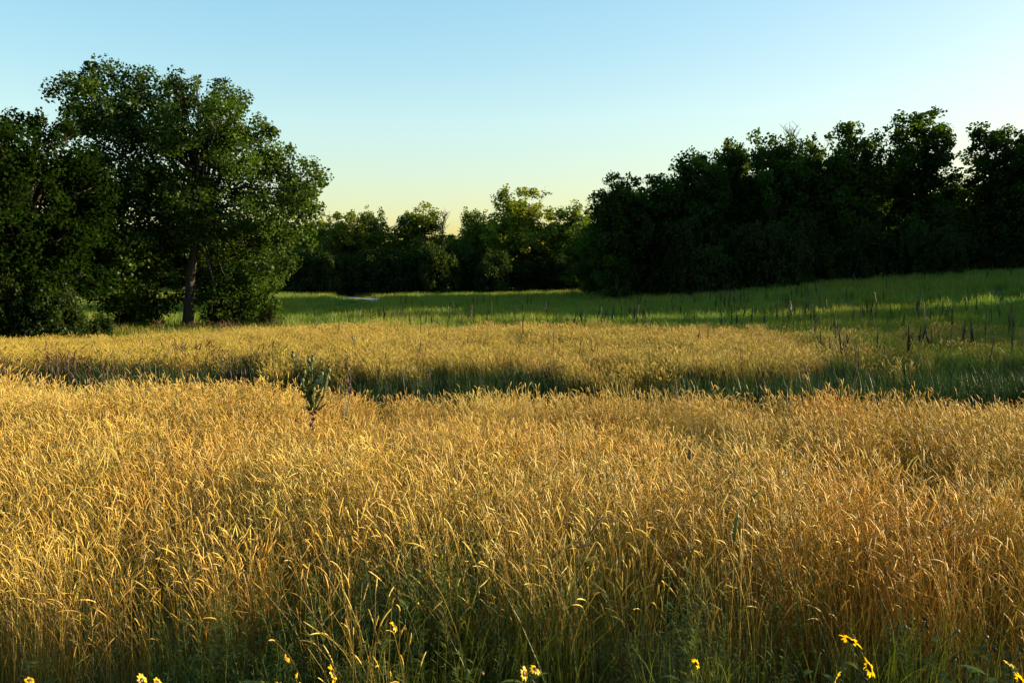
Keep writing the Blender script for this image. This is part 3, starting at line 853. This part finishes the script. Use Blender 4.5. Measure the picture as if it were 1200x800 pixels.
# ------------------------------------------------------------------ dock stalks standing in the meadow
def dock_mesh(seed):
    rng = random.Random(seed); mb = MB()
    h = 1.25; lx = rng.uniform(-.06, .06)
    st = [Vector((lx * (i / 5) ** 2, 0.03 * math.sin(i + seed), -0.05 + h * i / 5)) for i in range(6)]
    mb.tube(st, [.008, .0075, .007, .006, .005, .003], 4, 0, .6)
    pm = MB()
    for b in range(rng.choice([1, 2, 3, 4])):
        if b == 0: a0, a1, r = st[2].lerp(st[3], .4), st[5], .013
        else:
            a0 = st[2].lerp(st[3], rng.uniform(.0, .9)); az = rng.uniform(0, 6.28)
            a1 = a0 + Vector((math.cos(az) * .06, math.sin(az) * .06, .36)); r = .008
        n = 9
        pts = [a0.lerp(a1, i / n) for i in range(n + 1)]
        pm.tube(pts, [r * (.35 + .65 * math.sin(math.pi * (.15 + .8 * i / n))) * rng.uniform(.65, 1.25) for i in range(n + 1)], 5, .6, 1)
    return mb, pm
DK = []
for s in range(6):
    a, b = dock_mesh(900 + s)
    DK.append((a.mesh('dock_stem', DOCK), b.mesh('dock_panicle', DOCK)))
def dock(x, y, h, i, label, group, wide=1.0):
    e = empty('dock_stalk', (x, y, Hs(x, y)), i * 1.7)
    e.rotation_euler = (math.sin(i * 12.9) * .09, math.sin(i * 7.7) * .09, i * 1.7)
    e.scale = (wide, wide, h / 1.25)
    a = bpy.data.objects.new('stem', DK[i % 6][0]); COL.objects.link(a); a.parent = e
    b = bpy.data.objects.new('seed_panicle', DK[i % 6][1]); COL.objects.link(b); b.parent = e
    tag(e, label, 'dock stalk', group)
def on_ground(px, py):
    """depth at which the ray through a pixel meets the ground beyond the dip"""
    for Y in np.arange(16, 110, 0.25):
        p = at(px, py, Y)
        if p.z <= Hs(p.x, Y): return p.x, Y
    return None
rng = random.Random(12)
n = 0
# tall ones seen singly in the photograph: (px, top py, foot depth)
for px, top, Y in [(1036, 382, 19), (1084, 350, 24), (872, 405, 18.5), (1008, 395, 19.5), (1160, 385, 18.5), (1188, 362, 20), (1192, 335, 26), (1163, 330, 30), (1113, 345, 27), (1100, 318, 36),
                   (694, 395, 22), (687, 400, 23), (592, 398, 23), (989, 418, 17.5), (997, 424, 17), (1009, 402, 18), (1155, 352, 24), (1178, 345, 25), (920, 360, 28), (760, 362, 30)]:
    x = at(px, 400, Y).x
    h = at(px, top, Y).z - Hs(x, Y)
    dock(x, Y, min(1.9, max(.9, h)), n, 'tall dark dock stalk rising clear of the meadow grass beyond the dip', 'tall dock stalks beyond the dip', .75); n += 1
tries = 0; m = 0
while m < 230 and tries < 4000:
    tries += 1
    Y = 20 + 42 * rng.random() ** 0.8; x = rng.uniform(-0.16, 0.62) * Y
    w = float(vnoise(x, Y, .16, 21)) * (0.5 + 0.5 * float(ss(x / Y, 0.0, 0.35)))
    if float(gold_frac(x, Y)) > .5: w *= .35
    if rng.random() > w: continue
    dock(x, Y, rng.uniform(.85, 1.35), n, 'dark brown dock stalk in the green grass of the shaded slope', 'dock stalks on the shaded slope', rng.uniform(1.1, 1.8)); n += 1; m += 1
m = 0
while m < 46:
    Y = rng.uniform(17, 41); x = -rng.uniform(.02, .5) * Y
    if rng.random() > float(vnoise(x, Y, .2, 22)): continue
    dock(x, Y, rng.uniform(.75, 1.15), n, 'dark dock stalk in the ripe yellow grass near the big cottonwood', 'dock stalks in the ripe grass'); n += 1; m += 1

# ------------------------------------------------------------------ thistle on the crest
def thistle(px, py_top, Y, seed, scale=1.0):
    rng = random.Random(seed); x = at(px, 470, Y).x; z = Hs(x, Y)
    h = at(px, py_top, Y).z - z
    e = empty('thistle', (x, Y, z))
    st = MB(); heads = []
    main = [Vector((0, 0, -.05)), Vector((.01, 0, h * .35)), Vector((-.01, .01, h * .62)), Vector((0, 0, h * .86)), Vector((.01, 0, h * .97))]
    st.tube(main, [.016, .014, .011, .008, .006], 6, .3, .8)
    tips = [main[-1]]
    for i in range(8):
        u = rng.uniform(.5, .75); s0 = main[1].lerp(main[3], (u - .35) / .51); az = i * 2.4 + rng.uniform(-.3, .3)
        l = h * rng.uniform(.22, .42)
        e1 = s0 + Vector((math.cos(az) * .42, math.sin(az) * .42, .9)) * l
        e1.z = min(e1.z, h)
        st.tube([s0, s0.lerp(e1, .5) + Vector((math.cos(az), math.sin(az), -.3)) * .03, e1], [.008, .006, .005], 5, .4, .9)
        tips.append(e1)
    st.build('stem', THISTLE, e)
    for k in range(52):
        u = rng.uniform(.40, .84); i = min(3, int(u * 4)); p = main[i].lerp(main[i + 1], u * 4 - i)
        if k % 3 == 0 and len(tips) > 1:
            q = rng.choice(tips[1:]); p = p.lerp(q, rng.uniform(.2, .6))
        az = rng.uniform(0, 6.28); l = rng.uniform(.14, .30) * (1.5 - 1.1 * u) ; d = Vector((math.cos(az) * .8, math.sin(az) * .8, rng.uniform(.5, 1.1))); side = Vector((-math.sin(az), math.cos(az), .1))
        lf = MB(); nn = 7
        pts = [p + d * l * (j / nn) - Vector((0, 0, .35 * l * (j / nn) ** 2)) for j in range(nn + 1)]
        lf.blade(pts, [(.004 + .016 * math.sin(math.pi * min(1, .1 + .85 * j / nn))) * (1.25 if j % 2 else .55) * l / .18 * (0.1 if j == nn else 1) for j in range(nn + 1)], side, rng.uniform(.2, .5), rng.uniform(.5, 1))
        lf.build('leaf', THISTLE, e)
    for tpt in tips:
        hb = MB(); hb.ball(tpt + Vector((0, 0, .015)), (.022, .022, .028), 8, 6, .9, .15, rng)
        o = hb.build('flower_head', THISTLE, e)
        fb = MB()
        for j in range(14):
            az = j * .45; fb.tube([tpt + Vector((0, 0, .035)), tpt + Vector((math.cos(az) * .016, math.sin(az) * .016, .062))], [.003, .002], 3, 0, 1, cap=False)
        fb.build('floret_tuft', PURPLE if rng.random() < .3 else DOCK, o)
    tag(e, 'tall spiny green thistle standing above the golden grass at the crest', 'thistle')
thistle(366, 418, 9.0, 3)

def knapweed(px, top, Y, seed, label):
    rng = random.Random(seed); x = at(px, 470, Y).x; z = Hs(x, Y); h = at(px, top, Y).z - z
    e = empty('purple_wildflower', (x, Y, z)); st = MB(); tips = []
    for i in range(4):
        az = rng.uniform(0, 6.28); e1 = Vector((math.cos(az) * .09, math.sin(az) * .09, h * rng.uniform(.86, 1)))
        st.tube([Vector((0, 0, -.04)), Vector((math.cos(az) * .03, math.sin(az) * .03, h * .6)), e1], [.005, .004, .003], 4, .2, .7); tips.append(e1)
    st.build('stem', THISTLE, e)
    for t in tips:
        b = MB(); b.ball(t, (.018, .018, .016), 7, 5, .5, .2, rng)
        for j in range(10):
            az = j * .63; b.tube([t, t + Vector((math.cos(az) * .022, math.sin(az) * .022, .022))], [.004, .002], 3, 0, 1, cap=False)
        b.build('flower_head', PURPLE, e)
    tag(e, label, 'wildflower')
knapweed(401, 446, 9.0, 8, 'small purple wildflower in the golden grass beside the tall thistle')
knapweed(357, 484, 8.4, 9, 'small purple wildflower at the foot of the tall thistle')

# ------------------------------------------------------------------ sunflowers along the near edge
def sunflower(px, py, Y, face_az, tilt, dia, seed, label, spent=False, closed=0.0):
    """flower head centred on the given point, facing azimuth face_az (0 = right, 90 = away), tilt up"""
    rng = random.Random(seed); p = at(px, py, Y); z = Hs(p.x, Y)
    fx, fy = math.cos(R(face_az)), math.sin(R(face_az))
    f = Vector((fx * math.cos(R(tilt)), fy * math.cos(R(tilt)), math.sin(R(tilt))))
    foot = Vector((p.x - fx * .10 + rng.uniform(-.05, .05), Y - fy * .08 + rng.uniform(-.03, .03), 0)); foot.z = Hs(foot.x, foot.y)
    e = empty('dried_sunflower' if spent else 'sunflower', foot)
    c = p - foot
    st = MB()
    st.tube([Vector((0, 0, -.04)), Vector((0, 0, c.z * .5)), c - f * .06 - Vector((0, 0, .04)), c - f * .02, c - f * .006], [.0055, .0045, .0035, .0035, .006], 5, .2, .7)
    st.build('stem', GREEN, e)
    for k in range(6):
        u = rng.uniform(.2, .85); az = rng.uniform(0, 6.28); l = rng.uniform(.06, .12); q = Vector((0, 0, c.z * u)).lerp(c, max(0, u - .5))
        d = Vector((math.cos(az), math.sin(az), .35)); side = Vector((-math.sin(az), math.cos(az), 0))
        lf = MB(); lf.blade([q, q + d * l * .35, q + d * l * .7 - Vector((0, 0, .01)), q + d * l - Vector((0, 0, .03))], [.002, .016, .012, .001], side, .1, .5)
        lf.build('leaf', GREEN, e)
    a = f.cross(Vector((0, 0, 1))).normalized(); b = f.cross(a).normalized()
    r = dia / 2 * 1.05
    fl = MB(); rd = r * (.40 if not spent else .8)
    n = 12
    for i in range(5):         # domed disc
        pass
    ringn = 10
    base_i = len(fl.v)
    prof = [(-.35, .55), (-.1, 1.0), (.15, 1.0), (.42, .65), (.5, .05)]
    fl.tube([c + f * (h_ * rd) for h_, _ in prof], [rd * w_ for _, w_ in prof], ringn, 0, 1)
    disc = fl.build('flower_head', DISC, e)
    if not spent:
        for k in range(n):
            an = 2 * math.pi * k / n + rng.uniform(-.12, .12)
            d = (a * math.cos(an) + b * math.sin(an)); d = (d * math.cos(closed) + f * math.sin(closed) + f * rng.uniform(-.35, .3)).normalized()
            side = f.cross(d).normalized()
            l = (r - rd * .7) * rng.uniform(.6, 1.15)
            s0 = c + (a * math.cos(an) + b * math.sin(an)) * rd * .8
            pb = MB(); w = r * .17
            pb.blade([s0, s0 + d * l * .35 + f * .002, s0 + d * l * .75, s0 + d * l - f * .004], [w * .55, w, w * .85, w * .12], side, 0, rng.uniform(.4, 1))
            pb.build('petal', PETAL, disc)
    tag(e, label, 'sunflower' if not spent else 'dried flower', None)
    return e
YS = 3.5
sf = [(462, 733, 3.6, 10, 35, .055, 'small yellow sunflower alone among the green weeds, above the others', 0),
      (390, 789, YS, 5, 25, .085, 'yellow sunflower seen edge-on facing the sun, among green stems', 0),
      (348, 798, YS, 10, 20, .075, 'yellow sunflower head low in the grass beside the edge-on sunflower', .3),
      (335, 773, 3.55, 15, 30, .05, 'half-closed orange sunflower bud on a thin stalk', .7),
      (328, 806, YS, -20, 50, .07, 'orange sunflower at the very edge of the grass under the half-closed bud', .1),
      (614, 788, YS, -60, 30, .07, 'yellow sunflower turned to the path, left one of a pair', 0),
      (627, 784, 3.53, -20, 55, .06, 'yellow sunflower with a dark centre, paired with its neighbour', 0),
      (816, 777, YS, 20, 20, .05, 'tiny yellow sunflower beside a dark bud in dry stems', 0),
      (997, 750, YS, 35, 45, .095, 'large yellow sunflower tilted up to the sun above the dry grass', 0),
      (1019, 782, YS, 5, 10, .09, 'yellow sunflower seen edge-on below the large tilted one', 0),
      (980, 795, 3.45, 160, 10, .08, 'yellow sunflower facing the other way from its neighbours', 0),
      (1182, 778, YS, -20, 60, .05, 'ragged yellow sunflower next to dried flower heads', .2),
      (1196, 797, 3.45, 0, 30, .075, 'yellow sunflower at the foot of the ragged one', 0),
      (166, 797, YS, -10, 30, .06, 'small yellow sunflower tip under the tall straw stems', .4),
      (184, 799, YS, 5, 40, .055, 'small yellow sunflower beside another low in dark green', .5),
      (34, 797, YS, -10, 65, .045, 'tiny pale yellow sunflower at the base of golden stems', .3)]
sf[5] = (614, 789, YS, -35, 15, .06, 'yellow sunflower turned to the path with its petals ragged, lower of a pair', 0)
for i, (px, py, Y, az, ti, dia, lab, cl) in enumerate(sf):
    sunflower(px, py, Y, az, ti, dia, 40 + i, lab, closed=cl)
for i, (px, py, Y) in enumerate([(1070, 724, 4.0), (1084, 725, 4.05), (1086, 733, 4.0), (1061, 734, 4.0), (1066, 732, 4.1), (1123, 739, 3.95), (1156, 745, 3.9), (1165, 760, 3.85), (963, 762, 3.8), (565, 788, 3.7), (1014, 795, 3.7), (1120, 770, 3.85), (70, 762, 3.9), (1197, 761, 3.8)]):
    sunflower(px, py, Y, rng.uniform(-60, 60), rng.uniform(10, 60), .03, 80 + i, 'dark dried flower head on a thin stalk among the straw', spent=True)['group'] = 'dried flower heads along the field edge'

# ------------------------------------------------------------------ tall green horseweed at the edge
def horseweed(px, top, Y, seed, label, lean=-0.03):
    rng = random.Random(seed); x = at(px, 790, Y).x; z = Hs(x, Y); h = at(px, top, Y).z - z
    e = empty('horseweed', (x, Y, z)); st = MB(); n = 8
    pts = [Vector((lean * (i / n) ** 2 * h * 2, 0.01 * math.sin(i), -.04 + (h + .04) * i / n)) for i in range(n + 1)]
    st.tube(pts, [.006 * (1.1 - .8 * i / n) for i in range(n + 1)], 5, .4, .9); st.build('stem', GREEN, e)
    fm = MB()
    for k in range(240):
        u = rng.uniform(.15, 1.0); i = min(n - 1, int(u * n)); p = pts[i].lerp(pts[i + 1], u * n - i)
        az = rng.uniform(0, 6.28); l = rng.uniform(.035, .07) * (1.3 - .75 * u); d = Vector((math.cos(az) * .55, math.sin(az) * .55, 1)); side = Vector((-math.sin(az), math.cos(az), 0))
        fm.blade([p, p + d * l * .5, p + d * l + Vector((math.cos(az), math.sin(az), -.4)) * l * .25], [.0012, .0034, .0004], side, rng.uniform(.4, .8), rng.uniform(.7, 1))
    fm.build('foliage', GREEN, e)
    tag(e, label, 'weed')
horseweed(528, 650, 3.9, 1, 'tall fresh green horseweed stem among the weeds at the field edge')
horseweed(445, 735, 3.8, 2, 'short green weed stem under the lone small sunflower', .02)

horseweed(917, 440, 10.0, 5, 'pale yellow-green weed at the lip of the field above the dark dip', .01)

# single dark seed heads turned away from the light, their shade put into the colour
def lone_head(px0, py0, px1, py1, Y, mat, label, rad=.008):
    a = at(px0, py0, Y); b = at(px1, py1, Y + .05)
    foot = Vector((a.x + .06, Y + .03, 0)); foot.z = Hs(foot.x, foot.y)
    e = empty('grass_stem', foot); a = a - foot; b = b - foot
    s = MB(); s.tube([Vector((0, 0, -.04)), Vector((0, 0, a.z * .6)), a.lerp(Vector((0, 0, a.z * .6)), .3) + (a - b) * .1, a], [.0028, .0025, .0022, .002], 4, .2, .6); s.build('stem', mat, e)
    h = MB(); n = 9
    h.tube([a.lerp(b, i / n) + Vector((0, 0, .012 * math.sin(math.pi * i / n))) for i in range(n + 1)], [rad * (.3 + .8 * math.sin(math.pi * min(.97, .12 + .85 * i / n))) * (1.1 if i % 2 else .8) for i in range(n + 1)], 5, .5, .9); h.build('seed_head', mat, e)
    tag(e, label, 'grass stem')
SHADE_BROWN = foliage_mat('shade_brown_head', [(0, (.12, .08, .03)), (1, (.10, .055, .025))], trans=.1, tint=(1, .7, .5), var=.15)  # dark brown stands for the heads' shaded side
lone_head(860, 634, 865, 600, 4.4, GREEN, 'upright dark green seed head in the golden grass', .011)
lone_head(873, 600, 892, 574, 4.8, GREEN, 'slanting green seed head behind the upright one', .009)
lone_head(645, 655, 684, 632, 4.25, SHADE_BROWN, 'long seed head, its shade coloured dark brown, lying slantwise over the golden grass', .009)
lone_head(690, 628, 710, 604, 4.4, SHADE_BROWN, 'seed head, its shade coloured dark brown, pointing up beside the long slanting one', .008)
lone_head(677, 642, 705, 638, 4.3, SHADE_BROWN, 'seed head, its shade coloured dark, lying level, just under the upward pointing one', .007)
lone_head(808, 545, 809, 522, 6.2, SHADE_BROWN, 'single dark upright stalk in the middle of the golden field', .014)

scene.render.resolution_x = 1024
scene.render.resolution_y = 682
